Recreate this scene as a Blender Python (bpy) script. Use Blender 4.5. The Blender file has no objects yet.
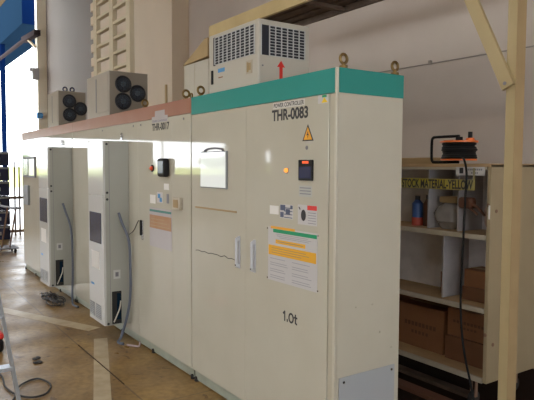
import bpy, bmesh, math, random
from mathutils import Vector, Matrix
random.seed(7)
S = bpy.context.scene
COL = S.collection
PI = math.pi

# ------------------------------------------------------------------ materials
def mat(name, color, rough=0.5, metal=0.0, spec=0.5, noise=None, bump=None, emit=None, alpha=None, trans=None):
    m = bpy.data.materials.new(name); m.use_nodes = True
    nt = m.node_tree; b = nt.nodes['Principled BSDF']
    b.inputs['Base Color'].default_value = (*color, 1)
    b.inputs['Roughness'].default_value = rough
    b.inputs['Metallic'].default_value = metal
    b.inputs['Specular IOR Level'].default_value = spec
    tc = nt.nodes.new('ShaderNodeTexCoord')
    if noise:                                   # (scale, other colour, amount)
        n = nt.nodes.new('ShaderNodeTexNoise'); n.inputs['Scale'].default_value = noise[0]; n.inputs['Detail'].default_value = 5
        r = nt.nodes.new('ShaderNodeValToRGB'); r.color_ramp.elements[0].position = .38; r.color_ramp.elements[1].position = .72
        r.color_ramp.elements[0].color = (*color, 1)
        oc = [color[i]*(1-noise[2]) + noise[1][i]*noise[2] for i in range(3)]
        r.color_ramp.elements[1].color = (*oc, 1)
        nt.links.new(tc.outputs['Object'], n.inputs['Vector']); nt.links.new(n.outputs['Fac'], r.inputs['Fac'])
        nt.links.new(r.outputs['Color'], b.inputs['Base Color'])
    if bump:                                    # (scale, strength)
        n2 = nt.nodes.new('ShaderNodeTexNoise'); n2.inputs['Scale'].default_value = bump[0]; n2.inputs['Detail'].default_value = 3
        bp = nt.nodes.new('ShaderNodeBump'); bp.inputs['Strength'].default_value = bump[1]; bp.inputs['Distance'].default_value = .01
        nt.links.new(tc.outputs['Object'], n2.inputs['Vector']); nt.links.new(n2.outputs['Fac'], bp.inputs['Height'])
        nt.links.new(bp.outputs['Normal'], b.inputs['Normal'])
    if emit:
        b.inputs['Emission Color'].default_value = (*emit[0], 1); b.inputs['Emission Strength'].default_value = emit[1]
    if alpha is not None: b.inputs['Alpha'].default_value = alpha
    if trans: b.inputs['Transmission Weight'].default_value = trans
    return m

CREAM = (.56, .54, .45)
M = {}
def mk(k, *a, **kw): M[k] = mat(k, *a, **kw)
mk('cream_gloss', CREAM, .045, spec=.8, noise=(3, (.48, .45, .36), .35), bump=(1.1, .008))
mk('cream_satin', (.58, .55, .455), .35, noise=(4, (.48, .45, .36), .3))
mk('cream_frame', (.50, .47, .37), .3)
mk('teal', (.022, .29, .255), .3)
mk('salmon', (.34, .135, .085), .35, noise=(5, (.37, .18, .125), .5))
mk('plinth', (.36, .40, .33), .45, noise=(6, (.2, .2, .16), .5))
mk('black', (.01, .01, .011), .55, spec=.25)
mk('black_rubber', (.02, .018, .018), .7)
mk('dark_gap', (.02, .02, .02), .8)
mk('steel', (.55, .56, .58), .25, metal=1)
mk('blue_steel', (.62, .65, .70), .3, metal=.4)
mk('brass', (.26, .17, .06), .4, metal=.8, noise=(30, (.08, .05, .03), .6))
mk('screen', (.66, .68, .66), .05, emit=((.92, 1, .98), .32))
mk('navy', (.03, .035, .09), .2)
mk('dark_window', (.02, .025, .06), .25)
mk('box_grey', (.42, .43, .39), .28, noise=(3, (.36, .36, .32), .4))
mk('box_front', (.62, .63, .62), .12)
mk('vent_grey', (.24, .26, .27), .5)
mk('plate', (.42, .45, .48), .4, noise=(3, (.46, .46, .46), .5))
mk('white', (.78, .77, .74), .5)
mk('label_white', (.56, .55, .55), .35)
mk('ink', (.03, .03, .035), .6)
mk('label_pale', (.52, .49, .50), .12)
mk('teal_pale', (.12, .30, .28), .2)
mk('orange_pale', (.50, .28, .16), .12, noise=(9, (.52, .36, .25), .7))
mk('column_cream', (.85, .77, .60), .5)
mk('divider_grey', (.46, .44, .45), .6, noise=(8, (.36, .35, .37), .8))
mk('strip_brown', (.08, .05, .03), .7)
mk('sticker_cream', (.62, .60, .56), .4)
mk('pale_grey', (.45, .46, .43), .4)
mk('print_grey', (.34, .34, .37), .6)
mk('ink_grey', (.22, .22, .25), .6)
mk('orange_sticker', (.85, .40, .03), .5)
mk('amber', (.80, .42, .02), .5)
mk('green_sticker', (.0, .30, .12), .5)
mk('red_sticker', (.70, .03, .02), .5)
mk('yellow_sticker', (.85, .60, .02), .5)
mk('blue_sticker', (.08, .30, .62), .5)
mk('navy_print', (.10, .12, .20), .5)
mk('amber_lamp', (.8, .35, .06), .3, emit=((1, .38, .07), .75))
mk('red_led', (.9, .1, .02), .3, emit=((1, .12, .02), .5))
mk('red_lamp', (.7, .08, .02), .3)
mk('ac_white', (.52, .495, .43), .35)
mk('ac_slat', (.52, .54, .55), .4)
mk('ac_dark', (.014, .018, .03), .5)
mk('unit_light', (.42, .38, .33), .4, noise=(4, (.35, .31, .27), .5))
mk('unit_grey', (.27, .24, .20), .5, noise=(4, (.22, .19, .16), .5))
mk('unit_slot', (.26, .26, .27), .5)
mk('fan_black', (.012, .014, .022), .35)
mk('fan_blade', (.035, .05, .075), .35)
mk('fan_hub', (.07, .10, .13), .3)
mk('tan_sheet', (.42, .30, .15), .6, noise=(4, (.34, .23, .11), .6))
mk('hose', (.12, .14, .19), .45)
mk('hose_pink', (.42, .33, .33), .5)
mk('cable_dark', (.035, .03, .03), .55)
mk('white_cable', (.62, .60, .54), .5)
mk('post_yellow', (.46, .36, .19), .45, noise=(4, (.39, .30, .15), .5))
mk('beam_yellow', (.58, .45, .22), .5, noise=(3, (.42, .30, .14), .6))
mk('deck_wood', (.15, .10, .07), .7, noise=(7, (.06, .04, .03), .7))
mk('ladder_cream', (.64, .56, .40), .5, noise=(3, (.52, .44, .30), .5))
mk('shelf_paint', (.52, .47, .37), .5, noise=(5, (.36, .30, .22), .5))
mk('shelf_side', (.38, .30, .18), .5, noise=(3, (.32, .25, .15), .6))
mk('shelf_back', (.80, .77, .78), .6, noise=(8, (.6, .58, .6), .8))
mk('shelf_wood', (.50, .34, .18), .6, noise=(4, (.33, .22, .12), .7))
mk('carton', (.28, .125, .055), .7, noise=(5, (.22, .10, .045), .6))
mk('carton_print', (.15, .07, .035), .7)
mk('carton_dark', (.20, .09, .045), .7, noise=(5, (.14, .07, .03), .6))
mk('reel_orange', (.95, .22, .04), .35)
mk('bottle_blue', (.05, .12, .35), .3)
mk('bottle_red', (.55, .10, .07), .4)
mk('bag_clear', (.55, .52, .50), .2, bump=(25, .8), alpha=.45)
mk('bag_pink', (.55, .36, .28), .3, bump=(25, .8))
mk('brown', (.14, .06, .035), .6)
mk('strip_yellow', (.46, .38, .02), .5, noise=(5, (.24, .22, .17), .9))
mk('aluminium', (.50, .54, .60), .3, metal=.7, noise=(12, (.35, .38, .42), .5))
mk('pipe', (.30, .27, .24), .5)
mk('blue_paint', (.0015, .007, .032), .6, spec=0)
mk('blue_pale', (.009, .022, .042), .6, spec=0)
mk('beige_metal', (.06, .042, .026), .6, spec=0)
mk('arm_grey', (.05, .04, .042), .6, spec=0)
mk('rust', (.24, .14, .09), .7)
mk('grey_box', (.42, .41, .42), .5)
mk('fill_lamp_tube', (.9, .9, .85), .4, emit=((1, .93, .8), 3))

def floor_shading():
    m = bpy.data.materials.new('stained_floor'); m.use_nodes = True
    nt = m.node_tree; L = nt.links.new; N = nt.nodes.new; b = nt.nodes['Principled BSDF']
    g = N('ShaderNodeNewGeometry')
    def noise(sc, det, dist=0):
        n = N('ShaderNodeTexNoise'); n.inputs['Scale'].default_value = sc; n.inputs['Detail'].default_value = det
        n.inputs['Distortion'].default_value = dist; L(g.outputs['Position'], n.inputs['Vector']); return n.outputs['Fac']
    def ramp(src, p0, c0, p1, c1):
        r = N('ShaderNodeValToRGB'); e = r.color_ramp.elements
        e[0].position = p0; e[0].color = (*c0, 1); e[1].position = p1; e[1].color = (*c1, 1); L(src, r.inputs['Fac']); return r.outputs['Color']
    def mix(f, a, c, mode='MIX'):
        x = N('ShaderNodeMix'); x.data_type = 'RGBA'; x.blend_type = mode
        if isinstance(f, float): x.inputs[0].default_value = f
        else: L(f, x.inputs[0])
        L(a, x.inputs[6]); L(c, x.inputs[7]); return x.outputs[2]
    base = ramp(noise(1.6, 7, .4), .32, (.22, .125, .042), .68, (.44, .285, .105))
    fine = ramp(noise(22, 4), .35, (.66, .64, .60), .62, (1, 1, 1))
    c = mix(.8, base, fine, 'MULTIPLY')
    spots = ramp(noise(9, 3, .6), .655, (1, 1, 1), .70, (.42, .34, .28))
    c = mix(.8, c, spots, 'MULTIPLY')
    # expansion joints: one along the cabinets, others across
    sx = N('ShaderNodeSeparateXYZ'); L(g.outputs['Position'], sx.inputs[0])
    def band(sock, c0, w):
        a = N('ShaderNodeMath'); a.operation = 'SUBTRACT'; L(sock, a.inputs[0]); a.inputs[1].default_value = c0
        d = N('ShaderNodeMath'); d.operation = 'ABSOLUTE'; L(a.outputs[0], d.inputs[0])
        e = N('ShaderNodeMath'); e.operation = 'LESS_THAN'; L(d.outputs[0], e.inputs[0]); e.inputs[1].default_value = w; return e.outputs[0]
    dark = N('ShaderNodeRGB'); dark.outputs[0].default_value = (.11, .075, .05, 1)
    for sock, c0, w in ((sx.outputs[1], -.452, .007), (sx.outputs[0], -1.35, .006), (sx.outputs[0], -4.35, .006), (sx.outputs[1], -3.5, .007)):
        f = N('ShaderNodeMath'); f.operation = 'MULTIPLY'; L(band(sock, c0, w), f.inputs[0]); f.inputs[1].default_value = .6
        c = mix(f.outputs[0], c, dark.outputs[0])
    L(c, b.inputs['Base Color'])
    rr = ramp(noise(3, 4), .3, (.27,)*3, .7, (.48,)*3); L(rr, b.inputs['Roughness'])
    bp = N('ShaderNodeBump'); bp.inputs['Strength'].default_value = .15; bp.inputs['Distance'].default_value = .01
    L(noise(30, 3), bp.inputs['Height']); L(bp.outputs['Normal'], b.inputs['Normal'])
    return m
M['floor'] = floor_shading()
mk('wall', (.60, .52, .46), .75, noise=(2.2, (.54, .465, .41), .6), bump=(40, .12))
mk('wall_cream', (.70, .58, .44), .75, noise=(1.5, (.64, .53, .40), .6))
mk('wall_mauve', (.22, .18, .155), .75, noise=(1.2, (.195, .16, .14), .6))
mk('painted_shade', (.018, .009, .005), .9, spec=.1)
mk('ceiling', (.6, .58, .54), .8)
mk('light_streak', (.56, .47, .32), .4, noise=(7, (.40, .29, .15), .8))
mk('apron', (.42, .42, .42), .8, noise=(.7, (.34, .34, .34), .6))
mk('grass', (.30, .36, .07), .9, noise=(.05, (.42, .42, .10), .8))
mk('leaves', (.06, .11, .03), .8, noise=(2, (.10, .16, .05), .7))

# ------------------------------------------------------------------ mesh builder
class B:
    def __init__(s): s.bm = bmesh.new()
    def _new(s, fn):
        n0 = set(s.bm.verts); fn(); return [v for v in s.bm.verts if v not in n0]
    def box(s, x0, x1, y0, y1, z0, z1, bev=0, seg=2):
        c = Vector(((x0+x1)/2, (y0+y1)/2, (z0+z1)/2))
        mx = Matrix.Translation(c) @ Matrix.Diagonal((abs(x1-x0), abs(y1-y0), abs(z1-z0), 1))
        r = bmesh.ops.create_cube(s.bm, size=1, matrix=mx)
        if bev:
            es = list({e for v in r['verts'] for e in v.link_edges})
            bmesh.ops.bevel(s.bm, geom=es, offset=bev, segments=seg, profile=.5, affect='EDGES')
        return s
    def cyl(s, p0, p1, r, r2=None, n=20, caps=True):
        p0, p1 = Vector(p0), Vector(p1); d = p1-p0
        q = Vector((0, 0, 1)).rotation_difference(d.normalized())
        mx = Matrix.Translation((p0+p1)/2) @ q.to_matrix().to_4x4()
        bmesh.ops.create_cone(s.bm, cap_ends=caps, segments=n, radius1=r, radius2=r if r2 is None else r2, depth=d.length, matrix=mx)
        return s
    def sphere(s, c, r, sc=(1, 1, 1), n=16):
        bmesh.ops.create_uvsphere(s.bm, u_segments=n, v_segments=n//2+2, radius=r, matrix=Matrix.Translation(c) @ Matrix.Diagonal((*sc, 1)))
        return s
    def beam(s, p0, p1, w, h, up=(0, 0, 1)):
        p0, p1 = Vector(p0), Vector(p1); d = (p1-p0); z = d.normalized(); x = Vector(up).cross(z).normalized(); y = z.cross(x)
        R = Matrix((x, y, z)).transposed().to_4x4()
        bmesh.ops.create_cube(s.bm, size=1, matrix=Matrix.Translation((p0+p1)/2) @ R @ Matrix.Diagonal((w, h, d.length, 1)))
        return s
    def prism(s, pts, vec):
        vs = [s.bm.verts.new(p) for p in pts]; f = s.bm.faces.new(vs)
        r = bmesh.ops.extrude_face_region(s.bm, geom=[f])
        bmesh.ops.translate(s.bm, verts=[g for g in r['geom'] if isinstance(g, bmesh.types.BMVert)], vec=vec)
        return s
    def torus(s, c, R, r, axis='y', n=24, m=8, sc=1.0):
        rows = []
        for i in range(n):
            a = 2*PI*i/n; row = []
            for j in range(m):
                b = 2*PI*j/m; u = (R+r*math.cos(b))*math.cos(a); v = (R+r*math.cos(b))*math.sin(a)*sc; w = r*math.sin(b)
                p = {'y': (u, w, v), 'x': (w, u, v), 'z': (u, v, w)}[axis]
                row.append(s.bm.verts.new(Vector(c)+Vector(p)))
            rows.append(row)
        for i in range(n):
            for j in range(m):
                s.bm.faces.new((rows[i][j], rows[(i+1) % n][j], rows[(i+1) % n][(j+1) % m], rows[i][(j+1) % m]))
        return s
    def tube(s, pts, r, n=8, smooth=6, closed=False):
        P = [Vector(p) for p in pts]
        if smooth and len(P) > 2:
            Q = []
            rng = len(P) if closed else len(P)-1
            for i in range(rng):
                if closed: a, b, c, d = P[(i-1) % len(P)], P[i], P[(i+1) % len(P)], P[(i+2) % len(P)]
                else: a, b, c, d = P[max(i-1, 0)], P[i], P[i+1], P[min(i+2, len(P)-1)]
                for k in range(smooth):
                    t = k/smooth
                    Q.append(.5*((2*b)+(c-a)*t+(2*a-5*b+4*c-d)*t*t+(3*b-a-3*c+d)*t**3))
            if not closed: Q.append(P[-1])
            P = Q
        rings = []; prev = None; N = len(P)
        for i, p in enumerate(P):
            t = (P[(i+1) % N]-P[i-1]) if closed else (P[min(i+1, N-1)]-P[max(i-1, 0)]); t.normalize()
            if prev is None: x = t.orthogonal().normalized()
            else: x = (prev - t*prev.dot(t)).normalized()
            prev = x; y = t.cross(x)
            rings.append([s.bm.verts.new(p+r*(math.cos(2*PI*j/n)*x+math.sin(2*PI*j/n)*y)) for j in range(n)])
        for i in range(N if closed else N-1):
            A, C = rings[i], rings[(i+1) % N]
            for j in range(n): s.bm.faces.new((A[j], A[(j+1) % n], C[(j+1) % n], C[j]))
        if not closed: s.bm.faces.new(rings[0][::-1]); s.bm.faces.new(rings[-1])
        return s
    def disc_fan(s, c, R, depth, blades, axis='x'):      # fan blades on +X side
        for k in range(blades):
            a0 = 2*PI*k/blades; pts = []
            for rr, da in ((.28, 0), (.95, .15), (.95, .95), (.28, .7)):
                a = a0+da; pts.append(Vector(c)+Vector((depth*(.5-da), R*rr*math.cos(a), R*rr*math.sin(a))))
            s.prism(pts, Vector((.002, 0, 0)))
        return s
    def build(s, name, m, parent=None, smooth=False, **kw):
        bmesh.ops.recalc_face_normals(s.bm, faces=s.bm.faces)
        me = bpy.data.meshes.new(name)
        base = Vector((0, 0, 0))
        if parent is not None:
            q = parent
            while q is not None: base += Vector(q.location); q = q.parent
        elif 'loc' in kw: base = Vector(kw['loc'])
        bmesh.ops.translate(s.bm, verts=s.bm.verts, vec=-base)
        s.bm.to_mesh(me); s.bm.free()
        me.materials.append(M[m])
        if smooth:
            for p in me.polygons: p.use_smooth = True
            try: me.set_sharp_from_angle(angle=.7)
            except Exception: pass
        o = bpy.data.objects.new(name, me); COL.objects.link(o)
        if parent is not None: o.parent = parent
        elif 'loc' in kw: o.location = kw['loc']
        if 'label' in kw: o['label'] = kw['label']
        if 'cat' in kw: o['category'] = kw['cat']
        if 'group' in kw: o['group'] = kw['group']
        if 'kind' in kw: o['kind'] = kw['kind']
        return o

def thing(name, label, cat, loc, group=None):
    o = bpy.data.objects.new(name, None); COL.objects.link(o); o.location = loc; o.empty_display_size = .1
    o['label'] = label; o['category'] = cat
    if group: o['group'] = group
    return o

FONT = {}
def text(name, s, m, parent, x0, x1, z0, z1, y, face='-y', bold=0.0, x=None):
    """flat lettering fitted to a rectangle on a wall facing -Y (or +X when face='+x')"""
    cu = bpy.data.curves.new('t', 'FONT'); cu.body = s; cu.size = 1; cu.extrude = .004; cu.offset = bold
    o = bpy.data.objects.new('t', cu); COL.objects.link(o)
    dg = bpy.context.evaluated_depsgraph_get()
    me = bpy.data.meshes.new_from_object(o.evaluated_get(dg))
    bpy.data.objects.remove(o)
    xs = [v.co.x for v in me.vertices]; ys = [v.co.y for v in me.vertices]
    a0, a1, b0, b1 = min(xs), max(xs), min(ys), max(ys)
    base = Vector((0, 0, 0)); q = parent
    while q is not None: base += Vector(q.location); q = q.parent
    for v in me.vertices:
        u = (v.co.x-a0)/(a1-a0); w = (v.co.y-b0)/(b1-b0); d = .0006 if v.co.z > 0 else 0
        if face == '-y': p = Vector((x0+u*(x1-x0), y-d, z0+w*(z1-z0)))
        else: p = Vector((x+d, x0+u*(x1-x0), z0+w*(z1-z0)))
        v.co = p-base
    me.materials.clear(); me.materials.append(M[m]); me.name = name
    ob = bpy.data.objects.new(name, me); COL.objects.link(ob); ob.parent = parent
    return ob

def struct(name, bld, m, label=None):
    o = bld.build(name, m); o['kind'] = 'structure'
    o['label'] = label or name.replace('_', ' '); o['category'] = name.split('_')[0]
    return o

# ------------------------------------------------------------------ setting
XL, XR, YF, YB, ZC = -14.45, 6.0, -11.0, 2.4, 6.6
struct('floor', B().box(XL, XR, YF, YB, -.2, 0), 'floor', 'stained brown concrete floor')
struct('ceiling', B().box(XL, XR, YF, YB+.2, ZC, ZC+.15), 'ceiling', 'plain ceiling of the hall')
struct('wall_back', B().box(-6.385, XR, YB, YB+.2, 0, ZC), 'wall', 'dull beige wall behind the cabinets and shelf')
struct('wall_back_projection', B().box(-9.95, -6.385, 2.1, YB+.2, 0, ZC), 'wall_cream', 'cream projecting wall section behind the rung ladder')
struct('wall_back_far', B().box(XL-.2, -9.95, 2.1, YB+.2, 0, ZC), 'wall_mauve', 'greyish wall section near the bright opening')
wf = B().box(XL, XR, YF-.2, YF, 0, 1.2).box(XL, XR, YF-.2, YF, 2.75, ZC)
WX = [(-11.5, -7.7), (-7.2, -3.4), (-2.9, .9), (1.4, 5.2)]  # openings added out of view to bring in soft front daylight
for a, b_ in zip([XL]+[w_[1] for w_ in WX], [w_[0] for w_ in WX]+[XR]): wf.box(a, b_, YF-.2, YF, 1.2, 2.75)
struct('wall_front', wf, 'wall', 'beige wall across the hall with unseen windows added for fill light')
for i, (a, b_) in enumerate(WX):
    q = B().box(a, b_, YF-.14, YF-.06, 1.2, 1.25).box(a, b_, YF-.14, YF-.06, 2.70, 2.75)
    for x in (a, (a+b_)/2-.025, b_-.05): q.box(x, x+.05, YF-.14, YF-.06, 1.25, 2.70)
    struct('window_unseen_%d' % (i+2), q, 'beige_metal', 'unseen window opening added across the hall for fill light')
struct('wall_right', B().box(XR, XR+.2, YF, -4, 0, ZC).box(XR, XR+.2, 1, YB, 0, ZC).box(XR, XR+.2, -4, 1, 0, 1.1).box(XR, XR+.2, -4, 1, 2.7, ZC), 'wall', 'beige wall behind the viewer with an unseen window added for fill light')
q = B().box(XR+.06, XR+.14, -4, 1, 1.1, 1.15).box(XR+.06, XR+.14, -4, 1, 2.65, 2.7)  # opening added out of view to light the cabinet side and shelf
for y in (-4, -1.525, .95): q.box(XR+.06, XR+.14, y, y+.05, 1.15, 2.65)
struct('window_unseen_6', q, 'beige_metal', 'unseen window opening added behind the viewer for fill light')
struct('floor_shading', B().box(-1.3, 2.6, .56, 2.36, 0, .004), 'painted_shade', 'dark brown sheet standing in for shade on the floor under the shelf')  # thin dark sheet added as painted shade behind the cabinet
# end wall with a long low window, a slit and the tall open doorway
e = B()
e.box(XL-.2, XL, -11, -9.72, 0, ZC).box(XL-.2, XL, -9.72, -9.45, 0, 1.42).box(XL-.2, XL, -9.72, -9.45, 2.15, ZC)
e.box(XL-.2, XL, -9.45, -7.9, 0, ZC).box(XL-.2, XL, -7.9, -1.0, 0, 1.30).box(XL-.2, XL, -7.9, -1.0, 2.42, ZC).box(XL-.2, XL, -1.0, .25, 0, ZC)
struct('wall_left', e, 'wall', 'end wall with window and open doorway')
w = B()
w.box(XL-.14, XL-.06, -7.9, -1.0, 1.30, 1.34).box(XL-.14, XL-.06, -7.9, -1.0, 2.38, 2.42)
for yy in (-7.9, -5.62, -3.32, -1.04): w.box(XL-.14, XL-.06, yy, yy+.04, 1.34, 2.38)
struct('window_unseen_1', w, 'beige_metal', 'long low window opening in the end wall')
tr = B().box(XL-.02, XL+.2, 1.86, 2.1, 0, ZC)
struct('trim_1', tr, 'column_cream', 'cream steel column at the edge of the bright doorway')
struct('ground_apron', B().box(-45, XL-.2, -30, 25, -.25, -.05), 'apron', 'bright concrete yard outside')
struct('ground_field', B().box(-900, -45, -600, 500, -.3, -.1), 'grass', 'grass field beyond the yard')

def strip(p0, p1, w, name):
    p0, p1 = Vector((*p0, 0)), Vector((*p1, 0)); d = (p1-p0).normalized(); n = Vector((-d.y, d.x, 0))*w/2
    b = B().prism([p0-n, p1-n, p1+n, p0+n], Vector((0, 0, .0015)))
    struct(name, b, 'light_streak', 'pale streak of light painted on the floor')  # streaks of light on the floor, put in as pale colour
strip((-5.6, -1.20), (-3.35, -.17), .15, 'floor_light_streak')
strip((-3.02, -.22), (-1.2, -.81), .12, 'floor_light_streak.001')

# trees at the far side of the field
for k in range(7):
    y = -230+k*55+random.uniform(-12, 12); x = -320+random.uniform(-20, 20)
    t = thing('field_tree', 'dark bushy tree at the far edge of the field outside', 'tree', (x, y, -.1), 'trees beyond the field')
    b = B()
    for q in range(9): b.sphere((x+random.uniform(-5, 5), y+random.uniform(-12, 12), 4+random.uniform(-1.5, 1.5)), random.uniform(2.2, 3.4), n=10)
    b.build('crown', 'leaves', t); B().cyl((x, y, -.1), (x, y, 4), .4).build('trunk', 'rust', t)

# ------------------------------------------------------------------ cabinets
FRONT = 0.0
def eyebolt(parent, x, y, z, m='brass', r=.026, axis='x'):
    b = B().cyl((x, y, z), (x, y, z+.014), r*.95).cyl((x, y, z+.01), (x, y, z+.03), r*.45)
    b.torus((x, y, z+.026+r), r, r*.34, axis=axis, n=20)
    return b.build('eyebolt', m, parent, smooth=True)
def screw(b, x, y, z, r=.006, d=(0, -1, 0)):
    p = Vector((x, y, z)); b.cyl(p, p+Vector(d)*.004, r, n=10); return b
def cabinet(name, x0, x1, band_mat, band_z, label, door_edges, corner_right=False):
    t = thing(name, label, 'control cabinet', ((x0+x1)/2, .24, 0))
    g = .002
    B().box(x0+g, x1-g, .020, .484, .085, 2.098, .004).build('body', 'cream_satin', t)
    B().box(x0+.012, x1-.012, .022, .474, .012, .085).build('plinth', 'plinth', t)
    n = max(2, int(round((x1-x0)/.75)))
    for i in range(n+1):
        fx = x0+.03+(x1-x0-.06)*i/n
        B().cyl((fx, .03, 0), (fx, .03, .018), .022, n=12).cyl((fx, .012, .02), (fx, .03, .02), .016, n=10).build('levelling_foot', 'black_rubber', t)
    doors = []
    for a, b_ in zip(door_edges[:-1], door_edges[1:]):
        doors.append(B().box(a+.0006, b_-.0006, FRONT, .021, .09, band_z-.004, .0015).build('door', 'cream_gloss', t, smooth=False))
    bd = B().box(x0+g, x1-g-(.014 if corner_right else 0), .001, .022, band_z, 2.1)
    if corner_right: bd.box(x1-.001, x1+.003, .016, .482, band_z-.001, 2.1)
    bd.build('colour_band', band_mat, t)
    return t, doors

# --- teal banded cabinet
tc, td = cabinet('control_cabinet', -1.6, 0.0, 'teal', 1.976,
    'cream control cabinet with teal band, the nearest of the row, with air conditioner on top', [-1.594, -.849, -.058], True)
B().box(-.055, -.002, .004, .021, .09, 1.97, .004).build('corner_frame', 'cream_frame', tc)
B().box(-.016, .0015, .001, .016, .09, 2.1, .004).build('corner_edge', 'cream_satin', tc)
eyebolt(tc, -.018, .06, 2.1, r=.023); eyebolt(tc, -.02, .435, 2.1, r=.023); eyebolt(tc, -1.56, .06, 2.1)
Yd = FRONT
s = B()
d = B().box(-1.437, -1.072, Yd-.012, Yd, 1.450, 1.702, .003).build('display_screen', 'vent_grey', tc)
B().box(-1.431, -1.084, Yd-.0135, Yd-.0115, 1.458, 1.696).build('glass', 'screen', d)
b = B()
for k in range(9):
    a0 = PI*k/8; 
    b.sphere((-1.262-.15*math.cos(a0), Yd-.012, 1.716+.018*math.sin(a0)), .009, n=8)
hp = [(-1.255-.13*math.cos(PI*k/8), Yd-.006, 1.704+.020*math.sin(PI*k/8)) for k in range(9)]
b.bm.clear(); b.tube(hp, .006); b.build('display_hood', 'ink_grey', d, smooth=True)
def handle(parent, x, z0, z1, y=Yd):
    h = B().box(x-.012, x+.012, y-.008, y, z0, z1, .004).box(x-.0095, x+.0095, y-.032, y-.018, z0+.012, z1-.012, .005)
    h.box(x-.0095, x+.0095, y-.022, y-.006, z0+.006, z0+.03, .003).box(x-.0095, x+.0095, y-.022, y-.006, z1-.03, z1-.006, .003)
    o = h.build('handle', 'blue_steel', parent)
    B().cyl((x, y-.033, z0+.024), (x, y-.031, z0+.024), .006, n=10).build('keyhole', 'black', o)
    return o
handle(tc, -.925, .945, 1.155); handle(tc, -.745, .945, 1.15)
lm = B().cyl((-.416, Yd-.004, 1.579), (-.416, Yd, 1.579), .018).build('indicator_lamp', 'steel', tc)
B().sphere((-.416, Yd-.007, 1.579), .0135, n=14).build('lens', 'amber_lamp', lm, smooth=True)
ct = B().box(-.298, -.178, Yd-.012, Yd, 1.525, 1.637, .003).build('temperature_controller', 'black', tc)
B().box(-.288, -.188, Yd-.0135, Yd-.0118, 1.538, 1.600).build('display_window', 'navy', ct)
B().box(-.262, -.208, Yd-.0128, Yd-.0118, 1.617, 1.630).build('red_readout', 'red_led', ct)
def sticker(parent, name, m, x0, x1, z0, z1, y=Yd, lift=.0008):
    return B().box(x0, x1, y-lift, y, z0, z1).build(name, m, parent)
st = B().prism([(-.277, Yd, 1.738), (-.180, Yd, 1.738), (-.229, Yd, 1.828)], (0, -.0008, 0)).build('warning_triangle', 'ink', tc)
B().prism([(-.2655, Yd-.0008, 1.7445), (-.1915, Yd-.0008, 1.7445), (-.229, Yd-.0008, 1.814)], (0, -.0006, 0)).build('yellow_field', 'orange_sticker', st)
B().prism([(-.226, Yd-.0014, 1.795), (-.239, Yd-.0014, 1.768), (-.229, Yd-.0014, 1.770), (-.233, Yd-.0014, 1.750), (-.219, Yd-.0014, 1.776), (-.229, Yd-.0014, 1.774)], (0, -.0005, 0)).build('lightning_bolt', 'ink', st)
B().cyl((-.237, Yd-.002, 1.702), (-.237, Yd, 1.702), .011, n=16).build('round_emblem', 'ink_grey', tc)
sticker(tc, 'name_sticker', 'sticker_cream', -.556, -.258, 1.932, 1.967)
text('small_lettering', 'POWER CONTROLLER', 'ink', tc, -.548, -.265, 1.938, 1.962, Yd-.0008, bold=.012)
text('large_lettering', 'THR-0083', 'ink', tc, -.567, -.229, 1.862, 1.927, Yd, bold=.034)
q = B()
def stroke(pts, w_=.0105):
    for a, b_ in zip(pts[:-1], pts[1:]):
        p, e = Vector((a[0], Yd-.0004, a[1])), Vector((b_[0], Yd-.0004, b_[1]))
        d_ = (e-p).normalized()*w_*.3; q.beam(p-d_, e+d_, w_, .0008, up=(0, 1, 0))
stroke([(-.444, .756), (-.430, .769), (-.430, .716)])
stroke([(-.405, .716), (-.405, .726)])
stroke([(-.369+.020*math.sin(2*PI*k/14), .742+.025*math.cos(2*PI*k/14)) for k in range(15)])
stroke([(-.328, .768), (-.328, .722), (-.316, .717)]); stroke([(-.340, .752), (-.314, .752)])
q.build('capacity_lettering', 'ink', tc)
ws = sticker(tc, 'corner_sticker', 'label_white', -.146, -.066, 1.928, 1.972)
B().prism([(-.118, Yd-.0008, 1.931), (-.068, Yd-.0008, 1.931), (-.094, Yd-.0008, 1.958)], (0, -.0005, 0)).build('yellow_mark', 'yellow_sticker', ws)
B().box(-.112, -.076, Yd-.0013, Yd-.0008, 1.958, 1.970).build('green_mark', 'green_sticker', ws)
ps = sticker(tc, 'pale_sticker', 'pale_grey', -.304, -.19, 1.437, 1.497)
b = B()
for k in range(3): b.box(-.296, -.2, Yd-.0011, Yd-.0008, 1.45+k*.016, 1.455+k*.016)
b.build('print_lines', 'ink_grey', ps)
wp = sticker(tc, 'white_sticker', 'white', -.585, -.495, 1.322, 1.372)
ns = sticker(tc, 'notice_sticker', 'label_white', -.482, -.357, 1.305, 1.385)
b = B().box(-.478, -.43, Yd-.0012, Yd-.0008, 1.35, 1.382).box(-.425, -.385, Yd-.0012, Yd-.0008, 1.33, 1.36).box(-.478, -.445, Yd-.0012, Yd-.0008, 1.31, 1.34)
for k in range(4): b.box(-.44, -.362, Yd-.0012, Yd-.0008, 1.309+k*.018, 1.314+k*.018)
b.box(-.382, -.36, Yd-.0012, Yd-.0008, 1.362, 1.382)
b.build('print_blocks', 'navy_print', ns)
hs = sticker(tc, 'hazard_sticker', 'label_white', -.312, -.145, 1.283, 1.392)
B().box(-.228, -.147, Yd-.0013, Yd-.0008, 1.366, 1.391).build('red_panel', 'red_sticker', hs)
b = B().sphere((-.262, Yd-.0006, 1.335), .022, (1, .05, 1.45), n=14).cyl((-.29, Yd-.001, 1.365), (-.302, Yd-.001, 1.378), .003)
b.build('black_symbol', 'ink', hs)
b = B()
for k in range(5): b.box(-.222, -.155, Yd-.0012, Yd-.0008, 1.294+k*.014, 1.297+k*.014)
b.build('print_lines', 'ink_grey', hs)
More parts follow.
